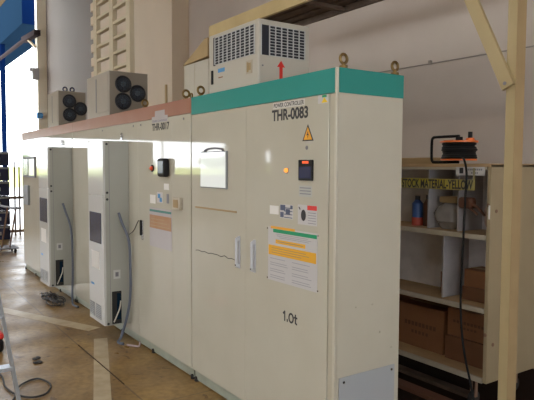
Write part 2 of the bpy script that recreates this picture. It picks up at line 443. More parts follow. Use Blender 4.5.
# instruction placard
def placard(parent, dx):
    pl = B().box(-.598+dx, -.139+dx, Yd-.003, Yd, .93, 1.245).build('instruction_placard', 'label_white', parent)
    y1 = Yd-.003
    def pb(a, b_, z0, z1, n, m): B().box(a+dx, b_+dx, y1-.0006, y1, z0, z1).build(n, m, pl)
    pb(-.57, -.335, 1.238, 1.252, 'orange_tab', 'orange_sticker')
    pb(-.545, -.142, 1.216, 1.237, 'green_band', 'green_sticker')
    pb(-.52, -.24, 1.153, 1.176, 'orange_heading', 'amber')
    pb(-.592, -.147, 1.082, 1.140, 'amber_band', 'amber')
    b = B()
    for z in (1.206, 1.196, 1.187): b.box(-.52+random.uniform(0, .05)+dx, -.16-random.uniform(0, .1)+dx, y1-.0006, y1, z, z+.003)
    for cx0 in (-.575, -.36):
        for k in range(10):
            if k in (1, 4, 7): continue
            z = 1.06-k*.0125; b.box(cx0+dx, cx0+random.uniform(.11, .18)+dx, y1-.0006, y1, z, z+.0035)
    b.build('print_lines', 'print_grey', pl)
    b = B()
    for k in range(3): b.box(-.56+dx, -.18-random.uniform(0, .1)+dx, y1-.0012, y1-.0006, 1.096+k*.013, 1.099+k*.013)
    b.box(-.5+dx, -.26+dx, y1-.0012, y1-.0006, 1.162, 1.167)
    b.build('band_print', 'tan_sheet', pl)
placard(tc, 0)
b = B()
for sx_ in (-.605, -.133):
    for sz in (.94, 1.235): screw(b, sx_, Yd, sz, .005)
b.build('screw', 'steel', tc)
b = B().box(-1.53, -.957, Yd-.006, Yd, 1.300, 1.312, .003); b.build('crease_trim', 'tan_sheet', tc)
cp = [(-1.53+k*.046, Yd-.0004, .996+random.choice((-.006, .0, .006))) for k in range(13)]
B().tube(cp, .0025, n=5, smooth=2).build('scratch_mark', 'ink', tc)
vp = B().box(0, .004, .035, .445, .10, .50).build('side_plate', 'plate', tc)
b = B()
for yy, zz in ((.065, .475), (.42, .475), (.42, .27), (.065, .27)): b.cyl((.004, yy, zz), (.008, yy, zz), .007, n=10)
b.build('plate_screw', 'steel', tc)
b = B()
for yy, zz in ((.15, .86), (.27, .86), (.33, .70), (.42, .6)): b.cyl((0, yy, zz), (.003, yy, zz), .005, n=8)
b.build('side_screw', 'cream_frame', tc)

# --- near salmon banded cabinet
nc, nd = cabinet('control_cabinet.001', -4.6, -1.6, 'salmon', 1.99,
    'cream salmon-banded cabinet in the middle of the row', [-4.592, -3.62, -2.622, -1.925, -1.608])
sticker(nc, 'name_sticker', 'label_pale', -2.31, -2.0, 1.955, 2.005, y=0, lift=.0012)
text('small_lettering', 'POWER CONTROLLER', 'ink_grey', nc, -2.295, -2.015, 1.960, 1.976, -.0012, bold=.01)
sticker(nc, 'pale_sticker', 'label_pale', -2.25, -2.06, 2.005, 2.05, y=.001)
text('large_lettering', 'THR-0017', 'ink', nc, -2.31, -1.975, 1.89, 1.95, Yd, bold=.03)
lm = B().cyl((-2.306, Yd-.006, 1.583), (-2.306, Yd, 1.583), .03).build('indicator_lamp', 'black', nc)
B().sphere((-2.306, Yd-.008, 1.583), .019, n=14).build('lens', 'red_lamp', lm, smooth=True)
ct = B().box(-2.11, -1.965, Yd-.05, Yd, 1.515, 1.662, .02, 3).build('meter', 'black', nc)
B().box(-2.09, -1.985, Yd-.052, Yd-.0495, 1.545, 1.64).build('dial_glass', 'navy', ct)
B().box(-2.075, -1.985, Yd-.003, Yd, 1.412, 1.462).build('white_tag', 'white', nc)
sticker(nc, 'white_sticker', 'white', -2.36, -2.25, 1.29, 1.362)
ns = sticker(nc, 'notice_sticker', 'label_white', -2.215, -2.105, 1.302, 1.388)
B().box(-2.20, -2.15, Yd-.0012, Yd-.0008, 1.34, 1.375).box(-2.165, -2.12, Yd-.0012, Yd-.0008, 1.31, 1.345).build('print_blocks', 'blue_sticker', ns)
sticker(nc, 'grey_strip', 'ink_grey', -2.03, -1.985, 1.305, 1.38)
bx = B().box(-1.868, -1.742, Yd-.03, Yd, 1.268, 1.362, .004).build('switch_box', 'shelf_paint', nc)
B().box(-1.845, -1.765, Yd-.032, Yd-.03, 1.285, 1.345).build('cover', 'tan_sheet', bx)
lv = B().box(-2.535, -2.505, Yd-.012, Yd, .96, 1.13, .004).build('lever_handle', 'steel', nc)
B().box(-2.53, -2.51, Yd-.03, Yd-.012, 1.0, 1.135, .006).build('grip', 'black', lv)
fp = B().box(-2.37, -1.935, Yd-.003, Yd, .93, 1.255).build('pale_placard', 'label_pale', nc)  # placard in paler tones than the one on the teal cabinet
fp['label'] = 'pale placard with teal line and pale orange panel'
B().box(-2.365, -1.94, Yd-.0036, Yd-.003, 1.222, 1.240).build('teal_line', 'teal_pale', fp)
B().box(-2.365, -1.94, Yd-.0036, Yd-.003, 1.085, 1.195).build('orange_panel', 'orange_pale', fp)
for k in range(3): B().box(-2.34, -1.97-.05*k, Yd-.0041, Yd-.0036, 1.105+k*.028, 1.110+k*.028).build('print_line', 'tan_sheet', fp)
for x, y in ((-1.8, .06), (-2.6, .06)): eyebolt(nc, x, y, 2.1)
eyebolt(nc, -2.985, -.012, 1.84, 'steel', .018, 'y')
b = B()
for sx_ in (-1.72, -2.55, -2.72, -3.55): screw(b, sx_, Yd, 1.955, .008)
b.build('screw', 'ink_grey', nc)
b = B().cyl((-2.685, .3, 2.1), (-2.685, .3, 2.34), .012).cyl((-2.685, .3, 2.1), (-2.685, .3, 2.14), .02)
b.build('vent_pipe', 'tan_sheet', nc)

# --- far salmon banded cabinet
fc, fd = cabinet('control_cabinet.002', -7.3, -4.6, 'salmon', 1.99,
    'cream salmon-banded cabinet farthest in the row beside the bright doorway', [-7.292, -6.38, -5.5, -4.608])
ds = B().box(-7.2, -6.42, Yd-.015, Yd, 1.43, 1.73, .004).build('display_screen', 'ink_grey', fc)
B().box(-7.15, -6.85, Yd-.017, Yd-.0148, 1.46, 1.70).build('glass', 'navy', ds)
B().box(-6.78, -6.47, Yd-.017, Yd-.0148, 1.46, 1.70).build('glass', 'screen', ds)
B().box(-7.1, -6.82, Yd-.03, Yd, 1.02, 1.31, .004).build('grey_panel', 'vent_grey', fc)
eyebolt(fc, -5.0, -.012, 1.85, 'steel', .018, 'y')

# ------------------------------------------------------------------ cooling boxes hung on the cabinet fronts
def cooler(label, x0, x1, d, z0, z1):
    yf = Yd-d
    t = thing('cooling_unit', label, 'cooling unit', ((x0+x1)/2, Yd, z0), 'cooling units hung on the cabinet fronts')
    B().box(x0, x1, yf+.02, Yd-.001, z0, z1, .004).build('casing', 'box_grey', t)
    zs = z0+(z1-z0)*.705
    B().box(x0+.002, x1-.002, yf, yf+.021, zs+.003, z1-.003, .003).build('upper_front_panel', 'box_front', t)
    B().box(x0+.002, x1-.002, yf, yf+.021, z0+.003, zs-.003, .003).build('lower_front_panel', 'box_front', t)
    w_ = x1-x0
    wi = B().box(x0+.04, x1-.06, yf-.004, yf+.001, z0+.74, z0+1.02, .003).build('dark_window', 'dark_window', t)
    for a, b_ in ((x0+.02, x0+.15), (x0+.19, x0+.34)):
        v = B().box(a, b_, yf-.0015, yf, z0+.04, z0+.17).build('vent_grille', 'vent_grey', t)
        q = B()
        for k in range(7): q.box(a+.008, b_-.008, yf-.004, yf-.0015, z0+.05+k*.017, z0+.056+k*.017)
        q.build('louvre', 'plate', v)
    B().box(x0+.08, x1-.12, yf-.001, yf, z0+.50, z0+.66).build('white_patch', 'white', t)  # plain white rectangle on the lower front panel
    B().box(x0+.06, x0+.15, yf-.001, yf, z0+.335, z0+.355).build('name_label', 'blue_sticker', t)
    # right-hand side
    sp = B().box(x1, x1+.004, yf+.085, yf+.15, z0+.425, z0+.505).build('socket_plate', 'box_front', t)
    B().box(x1+.004, x1+.006, yf+.103, yf+.132, z0+.445, z0+.485).build('socket', 'ink_grey', sp)
    ap = B().box(x1, x1+.003, yf+.07, yf+.158, z0+.0+.012, z0+.31).build('side_opening', 'dark_gap', t)
    c1 = B().tube([(x1+.006, yf+.085, z0+.03), (x1+.012, yf+.115, z0+.10), (x1+.01, yf+.14, z0+.16), (x1+.006, yf+.15, z0+.22)], .006)
    c1.build('cable', 'white_cable', ap)
    B().box(x1+.001, x1+.006, yf+.115, yf+.15, z0+.05, z0+.29).build('terminal_strip', 'blue_pale', ap)
    b = B()
    for zz in (z1-.03, zs+.03, zs-.03, z0+.02): b.cyl((x1, yf+.035, zz), (x1+.005, yf+.035, zz), .011, n=10)
    b.build('screw', 'ink', t)
    B().box(x1, x1+.0015, yf+.055, yf+.058, z0+.004, z1-.004).build('fold_line', 'ink_grey', t)
    return t
cooler('tall grey cooling unit on the salmon banded cabinet nearest the teal one', -3.27, -2.843, .24, .155, 1.825)
cooler('tall grey cooling unit on the farthest cabinet beside the bright doorway', -5.055, -4.622, .277, .205, 1.815)

def hose(label, pts, r, m='hose', name='drain_hose', cat='hose', group=None):
    o = B().tube(pts, r, smooth=6)
    return o.build(name, m, smooth=True, label=label, cat=cat, loc=pts[-1], **({'group': group} if group else {}))
hose('grey hose down the side of the nearer cooling unit', [(-2.826, -.105, 1.18), (-2.80, -.085, 1.09), (-2.755, -.04, .93), (-2.75, -.03, .7), (-2.755, -.03, .45), (-2.79, -.045, .25), (-2.83, -.09, .05), (-2.78, -.14, .014), (-2.70, -.12, .014)], .0125)
hose('grey hose down the side of the farther cooling unit', [(-4.605, -.12, 1.17), (-4.58, -.095, 1.07), (-4.545, -.045, .85), (-4.545, -.035, .4), (-4.54, -.045, .12), (-4.47, -.06, .014), (-4.3, -.05, .014)], .0125)
hose('pinkish cable stub lying at the plinth beside the nearer hose', [(-2.66, -.10, .013), (-2.60, -.06, .013), (-2.545, -.035, .02), (-2.54, -.03, .06)], .009, 'hose_pink', 'cable', 'cable')
hose('thin dark wire from the lever handle to the cooling unit hose', [(-2.537, -.034, 1.128), (-2.58, -.03, 1.10), (-2.66, -.03, 1.03), (-2.73, -.045, .99)], .0045, 'cable_dark', 'wire', 'wire')
b = B()
for k in range(14):
    cx, cy = -4.84+random.uniform(-.24, .26), -.20+random.uniform(-.05, .05); R_ = random.uniform(.05, .13); q_ = random.uniform(0, 6)
    b.tube([(cx+R_*math.cos(a)*1.6+.02*math.sin(2*a+q_), cy+R_*math.sin(a)*(.4+.3*math.sin(q_)), .008+.0045*k+.006*math.sin(3*a+q_)) for a in [2*PI*j/9 for j in range(9)]], .0055, n=6, smooth=4, closed=True)
b.build('cable_coil', 'cable_dark', label='dark tangle of cable on the floor under the farther cooling unit', cat='cable', loc=(-4.86, -.20, 0))
B().box(-2.93, -1.80, -.4555, -.4485, .0005, .006, .001).build('rubber_strip', 'strip_brown', label='thin dark strip lying straight along the floor joint', cat='strip', loc=(-2.36, -.452, 0))

# ------------------------------------------------------------------ air conditioner on the teal cabinet
AC = thing('air_conditioner', 'white roof air conditioner with two dark grilles on top of the teal banded cabinet', 'air conditioner', (-1.07, .22, 2.1))
ax0, ax1, ay0, ay1, az0, az1 = -1.385, -.757, .03, .425, 2.102, 2.503
B().box(ax0, ax1, ay0, ay1, az0, az1, .008).build('housing', 'ac_white', AC)
def grille_y(x0, x1, z0, z1, y, nv, nh):
    g_ = B().box(x0, x1, y-.002, y, z0, z1).build('front_grille', 'ac_dark', AC)
    q = B()
    for k in range(nv+1):
        xx = x0+(x1-x0)*k/nv; q.box(xx-.0032, xx+.0032, y-.008, y-.002, z0, z1)
    for k in range(nh+1):
        zz = z0+(z1-z0)*k/nh; q.box(x0, x1, y-.006, y-.002, zz-.0018, zz+.0018)
    q.build('bars', 'ac_slat', g_)
grille_y(-1.29, -.797, 2.293, 2.474, ay0, 9, 10)
B().box(-1.31, -1.29, ay0-.006, ay0, 2.288, 2.478).build('grille_edge', 'ac_dark', AC)
g_ = B().box(ax1, ax1+.002, .047, .383, 2.285, 2.467).build('side_grille', 'ac_dark', AC)
q = B()
for k in range(7):
    yy = .108+(.383-.108)*k/6; q.box(ax1+.002, ax1+.008, yy-.0032, yy+.0032, 2.285, 2.467)
for k in range(11):
    zz = 2.285+(2.467-2.285)*k/10; q.box(ax1+.002, ax1+.006, .108, .383, zz-.0018, zz+.0018)
q.box(ax1+.002, ax1+.007, .045, .05, 2.283, 2.469)
q.build('bars', 'ac_slat', g_)
B().box(-1.255, -1.165, ay0-.001, ay0, 2.235, 2.262).build('blue_label', 'blue_sticker', AC)
B().box(-1.25, -1.19, ay0-.001, ay0, 2.198, 2.205).build('orange_label', 'carton', AC)
B().box(-1.342, -1.318, ay0-.008, ay0, 2.165, 2.26, .003).build('latch', 'black', AC)
cp_ = B().box(-.895, -.825, ay0-.004, ay0, 2.18, 2.262).build('cover_plate', 'shelf_paint', AC)
B().box(-.88, -.865, ay0-.007, ay0-.004, 2.19, 2.25).box(-.86, -.84, ay0-.006, ay0-.004, 2.2, 2.245).build('slot', 'tan_sheet', cp_)
B().prism([(ax1, .187, 2.125), (ax1, .212, 2.125), (ax1, .212, 2.222), (ax1, .230, 2.222), (ax1, .1995, 2.262), (ax1, .169, 2.222), (ax1, .187, 2.222)], (.001, 0, 0)).build('arrow_sticker', 'red_sticker', AC)
b = B(); b.cyl((ax1, .06, 2.22), (ax1+.003, .06, 2.22), .006, n=8); b.cyl((ax1, .40, 2.14), (ax1+.003, .40, 2.14), .006, n=8); b.build('screw', 'ink_grey', AC)

# duct box with tan hood behind it
du = thing('duct_box', 'cream sheet metal duct box with tan sloping hood, left of the air conditioner', 'duct box', (-1.9, .28, 2.1))
B().box(-2.116, -1.70, .2, .42, 2.102, 2.42, .004).build('casing', 'ac_white', du)
B().prism([(-2.122, .192, 2.42), (-1.70, .192, 2.435), (-1.70, .192, 2.575), (-1.74, .192, 2.575)], (0, .235, 0)).build('hood', 'tan_sheet', du)
B().box(-1.93, -1.925, .198, .2, 2.105, 2.415).build('fold_line', 'shelf_paint', du)
eyebolt(nc, -1.83, .12, 2.1, 'brass', .018, 'y')

# ------------------------------------------------------------------ fan units
def fan_unit(label, x0, x1, y0, y1, fans, rings=False):
    t = thing('fan_unit', label, 'fan unit', ((x0+x1)/2, (y0+y1)/2, 2.1), 'fan units on the salmon cabinets')
    B().box(x0, x1-.004, y0, y1, 2.102, 2.553, .005).build('housing', 'unit_light', t)
    B().box(x1-.005, x1, y0+.004, y1-.004, 2.106, 2.549).build('fan_plate', 'unit_grey', t)
    B().box(x0+(x1-x0)*.42, x0+(x1-x0)*.46, y0-.003, y0, 2.16, 2.51).build('slot', 'unit_slot', t)
    B().box(x0+(x1-x0)*.5, x1-.03, y0-.004, y0, 2.15, 2.52, .003).build('side_panel', 'unit_light', t)
    for (fy, fz) in fans:
        f = B().torus((x1+.006, fy, fz), .076, .011, axis='x', n=32).cyl((x1, fy, fz), (x1+.003, fy, fz), .078, n=32).build('fan', 'fan_black', t, smooth=True)
        B().disc_fan((x1+.007, fy, fz), .07, .008, 7).build('blades', 'fan_blade', f)
        B().cyl((x1+.003, fy, fz), (x1+.014, fy, fz), .026, n=20).build('hub', 'fan_hub', f, smooth=True)
        gq = B()
        for R_ in (.045, .062): gq.torus((x1+.017, fy, fz), R_, .0015, axis='x', n=28, m=5)
        gq.beam((x1+.017, fy-.076, fz), (x1+.017, fy+.076, fz), .003, .003); gq.beam((x1+.017, fy, fz-.076), (x1+.017, fy, fz+.076), .003, .003, up=(1, 0, 0))
        gq.build('guard', 'fan_black', f)
    if rings:
        for yy in (y0+.10, y0+.19):
            B().torus((x1-.05, yy, 2.58), .026, .009, axis='x', n=20).cyl((x1-.05, yy, 2.55), (x1-.05, yy, 2.558), .02).build('lifting_ring', 'navy', t, smooth=True)
    return t
fan_unit('beige fan unit with three black fans on the second cabinet of the row', -4.2, -3.48, .05, .46, [(.193, 2.427), (.191, 2.255), (.345, 2.345)])
fan_unit('smaller fan unit with three bluish fans on the farthest cabinet by the doorway', -5.9, -5.373, .05, .40, [(.188, 2.427), (.19, 2.255), (.33, 2.338)], True)

# ------------------------------------------------------------------ mezzanine walkway with post and brace
mz = thing('mezzanine_walkway', 'cream steel post, brace and beam carrying a dark plank walkway above the shelf', 'walkway', (.39, .925, 0))
B().box(.348, .408, .90, .96, 0, 6.5, .004).build('post', 'post_yellow', mz)
B().box(.408, .4105, .895, .965, 0, 6.5).box(.400, .4105, .965, .975, 0, 6.5).build('post_edge', 'tan_sheet', mz)
B().beam((.375, .885, 2.03), (-.043, .885, 2.90), .072, .022, up=(0, 1, 0)).build('brace', 'post_yellow', mz)
B().box(-2.97, 2.2, .90, .93, 2.89, 3.0).build('front_beam', 'beam_yellow', mz)
B().box(-2.97, 2.2, 1.35, 1.38, 2.89, 3.0).build('rear_beam', 'deck_wood', mz)
b = B()
for k in range(6): b.box(-2.97, 2.2, .932+k*.07, .994+k*.07, 2.925+.012*(k % 2), 2.95+.012*(k % 2))
b.build('plank_deck', 'deck_wood', mz)
for x in (-2.9, -1.5, 0, 1.6): B().box(x, x+.05, .93, 1.35, 2.895, 2.925).build('cross_bar', 'deck_wood', mz)
b = B()
for p in ((.34, .9, 2.035), ): b.cyl((.36, .872, 2.05), (.36, .868, 2.05), .01, n=8)
b.build('bolt', 'ink_grey', mz)
B().box(.318, .44, .87, 1.0, 0, .012).build('base_plate', 'post_yellow', mz)

# ------------------------------------------------------------------ wall pipe
t = thing('wall_conduit', 'thin grey conduit running along the wall above the shelf', 'conduit', (-1, 2.385, 2.57))
B().cyl((-6.3, 2.385, 2.605), (5.9, 2.385, 2.50), .006, n=8).build('pipe', 'pipe', t)
for x in (-3.8, -2.6, -1.42, -.33, .8): B().box(x-.012, x+.012, 2.37, 2.4, 2.545-(x+.33)*.0086+.002, 2.58-(x+.33)*.0086+.002).build('clip', 'pipe', t)

# ------------------------------------------------------------------ rung ladder behind the cabinets
ld = thing('cable_ladder', 'cream double cable ladder rising behind the beige fan unit', 'cable ladder', (-5.1, .62, 0))
for x, w_ in ((-5.60, .13), (-4.975, .13), (-4.40, .12)):
    B().box(x-w_/2, x+w_/2, .60, .66, 0, 6.5, .004).build('rail', 'ladder_cream', ld)
n = 0
for k in range(22):
    z = 2.25+k*.185
    B().box(-5.535, -5.04, .61, .67, z, z+.035).build('rung', 'ladder_cream', ld)
    B().box(-4.91, -4.46, .61, .67, z, z+.035).build('rung', 'ladder_cream', ld)
for k in range(20):
    z = 2.6+k*.185
    B().box(-5.83, -5.70, .62, .66, z, z+.11).build('lug', 'wall_cream', ld)
B().box(-5.83, -5.815, .66, .70, 0, 6.4).box(-5.72, -5.70, .655, .70, 0, 6.4).build('back_rail', 'tan_sheet', ld)

# ------------------------------------------------------------------ shelf
SX0, SX1, SY0, SY1 = -1.25, .0, 1.3, 1.9
SB = 1.74
sh = thing('storage_shelf', 'cream open storage shelf on casters against the wall, right of the cabinets', 'shelf', (-.6, 1.6, 0))
B().box(-.028, SX1, SY0, SY1, .2, 1.62, .003).build('side_panel', 'shelf_side', sh)
B().box(SX0, SX0+.028, SY0, SY1, .2, 1.62, .003).build('side_panel', 'shelf_side', sh)
B().box(SX0+.03, -.03, 1.615, 1.63, .688, 1.603).build('back_panel', 'shelf_back', sh)
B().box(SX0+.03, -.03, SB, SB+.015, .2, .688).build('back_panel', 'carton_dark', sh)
B().box(SX0, SX1, SY0-.01, SY1, 1.603, 1.625, .002).build('top_board', 'shelf_wood', sh)
B().box(SX0+.03, -.03, SY0-.004, SY0+.02, 1.585, 1.603).build('top_edge', 'shelf_paint', sh)
for z, th in ((1.136, .028), (.66, .028), (.2, .03)):
    bo = B().box(SX0+.03, -.03, SY0+.012, SB-.001, z, z+th).build('shelf_board', 'shelf_wood', sh)
    B().box(SX0+.03, -.03, SY0-.006, SY0+.012, z-.004, z+th).build('edge_strip', 'shelf_paint', bo)
for x in (-.54, -.285): B().box(x-.006, x+.006, SY0+.05, 1.614, 1.165, 1.585).build('divider', 'divider_grey', sh)
B().box(-.399, -.385, SY0+.04, 1.614, .69, 1.132).build('divider', 'divider_grey', sh)
for x in (-1.1, -.14):
    for y in (1.37, 1.83):
        c_ = B().box(x-.03, x+.03, y-.03, y+.03, .185, .2).box(x-.022, x-.014, y-.012, y+.012, .06, .19).box(x+.014, x+.022, y-.012, y+.012, .06, .19).build('caster', 'rust', sh)
        B().cyl((x-.013, y, .05), (x+.013, y, .05), .05).build('wheel', 'black_rubber', c_)
for z in (1.36, .52): B().cyl((-.014, SY0-.001, z), (-.014, SY0-.006, z), .012, n=10).build('bolt', 'rust', sh)
for z in (.45, 1.32): B().cyl((.0, 1.36, z), (.004, 1.36, z), .012, n=10).build('bolt', 'rust', sh)
B().box(-.012, -.002, SY0-.006, SY0-.001, 1.27, 1.36).build('worn_tape', 'white', sh)
sg = B().box(-.80, -.112, SY0-.014, SY0-.011, 1.450, 1.521).build('stock_sign', 'strip_yellow', label='yellow strip lettered STOCK MATERIAL across the upper shelf bay', cat='sign', loc=(-.47, SY0-.012, 1.485))
text('lettering', 'STOCK MATERIAL-YELLOW', 'ink', sg, -.733, -.125, 1.454, 1.517, SY0-.0142, bold=.03)
for xx in (-.79, -.12): B().box(xx-.006, xx+.006, SY0-.0145, SY0-.0045, 1.515, 1.595).build('hanging_tab', 'strip_yellow', sg)
lb = B().box(-.262, -.045, SY0-.0085, SY0-.0065, 1.548, 1.606).build('shelf_label', 'label_white', label='small white label at the upper right corner of the shelf', cat='label', loc=(-.15, SY0-.008, 1.577))
B().box(-.235, -.205, SY0-.0095, SY0-.0085, 1.560, 1.598).build('black_mark', 'ink', lb)
b = B()
for k in range(9): b.box(-.185+k*.014, -.175+k*.014, SY0-.0092, SY0-.0085, 1.580, 1.592)
for k in range(4): b.box(-.145+k*.014, -.135+k*.014, SY0-.0092, SY0-.0085, 1.558, 1.570)
b.build('print_lines', 'ink_grey', lb)

# shelf contents
def carton(name, label, x0, x1, y0, y1, z0, z1, m='carton', prnt=True, group=None, cat='cardboard box'):
    t = thing(name, label, cat, ((x0+x1)/2, (y0+y1)/2, z0), group)
    B().box(x0, x1, y0, y1, z0, z1, .004).build('body', m, t)
    xm = (y0+y1)/2
    B().box(x0+.002, x1-.002, y0-.001, y1, z1, z1+.002).build('flap', m, t)
    B().box(x0, x1, xm-.025, xm+.025, z1+.002, z1+.003).build('tape', 'tan_sheet', t)
    if prnt:
        b = B(); w_ = x1-x0
        for k in range(9): b.box(x0+w_*(.14+.08*k), x0+w_*(.14+.08*k+.055), y0-.0012, y0, z0+(z1-z0)*.50, z0+(z1-z0)*.60)
        b.build('print_line', 'carton_print', t); b = B()
        for k in range(5): b.box(x0+w_*(.3+.08*k), x0+w_*(.3+.08*k+.05), y0-.0012, y0, z0+(z1-z0)*.32, z0+(z1-z0)*.40)
        b.build('print_line', 'carton_print', t)
    return t
carton('carton', 'large brown carton with faded print on the bottom shelf, left', -.90, -.47, 1.46, 1.735, .231, .55)
carton('carton', 'brown carton on the bottom shelf, lying under the smaller one at right', -.44, -.06, 1.44, 1.735, .231, .40, 'carton_dark', False)
carton('carton', 'brown carton stacked highest on the bottom shelf at right', -.43, -.07, 1.45, 1.735, .404, .60)
carton('carton', 'dark brown carton on the middle shelf, lower one of two at right', -.29, -.05, 1.42, 1.612, .689, .78, 'carton_dark', False)
carton('carton', 'reddish brown carton atop another on the middle shelf at right', -.275, -.05, 1.42, 1.612, .784, .90, 'carton', False)
carton('small_box', 'small dark box on the middle shelf left of the divider', -.50, -.41, 1.45, 1.6, .689, .845, 'carton_dark', False, cat='box')
bt = thing('bottle', 'blue and red bottle at the left of the upper shelf bay', 'bottle', (-.725, 1.45, 1.165))
B().cyl((-.725, 1.45, 1.165), (-.725, 1.45, 1.225), .042).build('base', 'bottle_red', bt, smooth=True)
B().cyl((-.725, 1.45, 1.225), (-.725, 1.45, 1.33), .041).cyl((-.725, 1.45, 1.33), (-.725, 1.45, 1.355), .041, .02).build('body', 'bottle_blue', bt, smooth=True)
B().cyl((-.725, 1.45, 1.355), (-.725, 1.45, 1.385), .019).build('cap', 'ink', bt, smooth=True)
bt = thing('bottle', 'dark brown bottle beside the blue and red one', 'bottle', (-.64, 1.47, 1.165))
B().cyl((-.64, 1.47, 1.165), (-.64, 1.47, 1.33), .036).cyl((-.64, 1.47, 1.33), (-.64, 1.47, 1.365), .036, .018).build('body', 'brown', bt, smooth=True)
B().cyl((-.64, 1.47, 1.365), (-.64, 1.47, 1.395), .018).build('cap', 'ink', bt, smooth=True)
def bag(label, x0, x1, y, z0, z1, m, seed, top=None):
    random.seed(seed)
    t = thing('plastic_bag', label, 'bag', ((x0+x1)/2, y, z0))
    b = B(); cx, cz = (x0+x1)/2, (z0+z1)/2
    b.sphere((cx, y, cz), 1, ((x1-x0)/2, .10, (z1-z0)/2), n=18)
    for v in b.bm.verts:
        k = 1+random.uniform(-.12, .1)
        v.co.x = cx+(v.co.x-cx)*k; v.co.y = y+(v.co.y-y)*k
        if v.co.z < z0+.02: v.co.z = z0
    b.build('bag', m, t, smooth=True)
    if top: B().box(x0+.05, x1-.01, y-.05, y+.05, z1-.01, z1+.035, .012).build('contents', top, t)
    return t
bag('clear plastic bag with an orange topped packet in the middle of the upper bay', -.53, -.32, 1.44, 1.165, 1.36, 'bag_clear', 3, 'tan_sheet')
bag('pinkish plastic bag at the right end of the upper bay', -.155, -.04, 1.495, 1.165, 1.37, 'bag_pink', 4)
pk = thing('white_packet', 'white packet inside the upper bay behind the clear bag', 'packet', (-.43, 1.62, 1.165))
B().box(-.49, -.37, 1.55, 1.605, 1.165, 1.30, .01).build('body', 'label_white', pk)
B().box(-.49, -.37, 1.549, 1.606, 1.27, 1.285).build('band', 'orange_sticker', pk)
pk = thing('glove', 'dark brown gloves hanging from the right divider in the upper bay', 'gloves', (-.22, 1.38, 1.33))
b = B().box(-.276, -.16, 1.325, 1.385, 1.325, 1.40, .02, 3)
b.build('cuff', 'brown', pk)
b = B()
for k in range(4): b.tube([(-.17, 1.335+.016*k, 1.36-.006*k), (-.13, 1.335+.016*k, 1.345-.01*k), (-.10, 1.337+.016*k, 1.318-.012*k)], .008, n=8)
b.tube([(-.2, 1.35, 1.33), (-.15, 1.335, 1.31), (-.12, 1.335, 1.29)], .008, n=8)
b.build('finger', 'brown', pk, smooth=True)
# board on shelf top
B().box(-1.2, -.70, 1.60, 1.80, 1.6255, 1.675, .006).build('wooden_board', 'tan_sheet', label='tan board lying on top of the shelf beside the cable reel', cat='board', loc=(-.72, 1.6, 1.6255))

# ------------------------------------------------------------------ cable reel
rl = thing('cable_reel', 'orange extension cable reel with black handle on top of the shelf', 'cable reel', (-.36, 1.45, 1.6255))
rx, ry = -.365, 1.45
def ell(z0, z1, R_, m, name, bev=.004):
    o = B().cyl((rx, ry, z0), (rx, ry, z1), R_, n=36).build(name, m, rl, smooth=True); return o
ell(1.648, 1.658, .122, 'reel_orange', 'lower_flange'); ell(1.772, 1.784, .128, 'reel_orange', 'upper_flange')
b = B()
for k in range(8):
    z = 1.668+.0135*k
    b.torus((rx+random.uniform(-.004, .004), ry, z), .108+random.uniform(-.010, .008), .0095, axis='z', n=32, m=8)
b.cyl((rx, ry, 1.658), (rx, ry, 1.772), .098, n=28)
b.build('wound_cable', 'black', rl, smooth=True)
hb = B().cyl((rx, ry, 1.784), (rx, ry, 1.812), .024, n=24).build('hub', 'black', rl, smooth=True)
b = B()
for k in range(3):
    a = 2*PI*k/3+.5
    b.prism([(rx+.06*math.cos(a), ry+.06*math.sin(a), 1.7845), (rx+.12*math.cos(a-.35), ry+.12*math.sin(a-.35), 1.7845), (rx+.12*math.cos(a+.35), ry+.12*math.sin(a+.35), 1.7845)], (0, 0, .002))
b.build('flange_recess', 'brown', rl)
kb = B().cyl((rx+.105, ry-.02, 1.784), (rx+.105, ry-.02, 1.80), .028, n=16).build('knob_base', 'reel_orange', rl, smooth=True)
B().cyl((rx+.105, ry-.02, 1.80), (rx+.105, ry-.02, 1.842), .015, n=14).build('crank_knob', 'black', rl, smooth=True)
b = B().tube([(rx+.0, ry, 1.818), (-.56, ry, 1.818), (-.592, ry, 1.812), (-.602, ry, 1.785), (-.602, ry, 1.672), (-.592, ry, 1.642), (-.56, ry, 1.637), (rx, ry, 1.637)], .010, n=10, smooth=4)
b.build('handle', 'black', rl, smooth=True)
B().tube([(rx+.11, ry-.10, 1.66), (rx+.19, ry-.19, 1.645), (-.158, 1.262, 1.56), (-.160, 1.258, 1.4), (-.166, 1.258, 1.19), (-.174, 1.258, .95), (-.178, 1.258, .72), (-.165, 1.255, .55), (-.13, 1.245, .38), (-.07, 1.235, .2), (-.02, 1.23, .03)], .0075, n=8).build('cord', 'black', rl, smooth=True)

# plank under the shelf
B().box(-1.3, .25, 1.17, 1.27, 0, .03, .003).build('timber_plank', 'brown', label='dark timber plank on the floor under the shelf', cat='plank', loc=(-.5, 1.22, 0))
B().box(-1.3, -.2, 1.42, 1.50, 0, .03, .003).build('timber_plank', 'deck_wood', label='dark timber plank further back under the shelf', cat='plank', loc=(-.75, 1.46, 0))

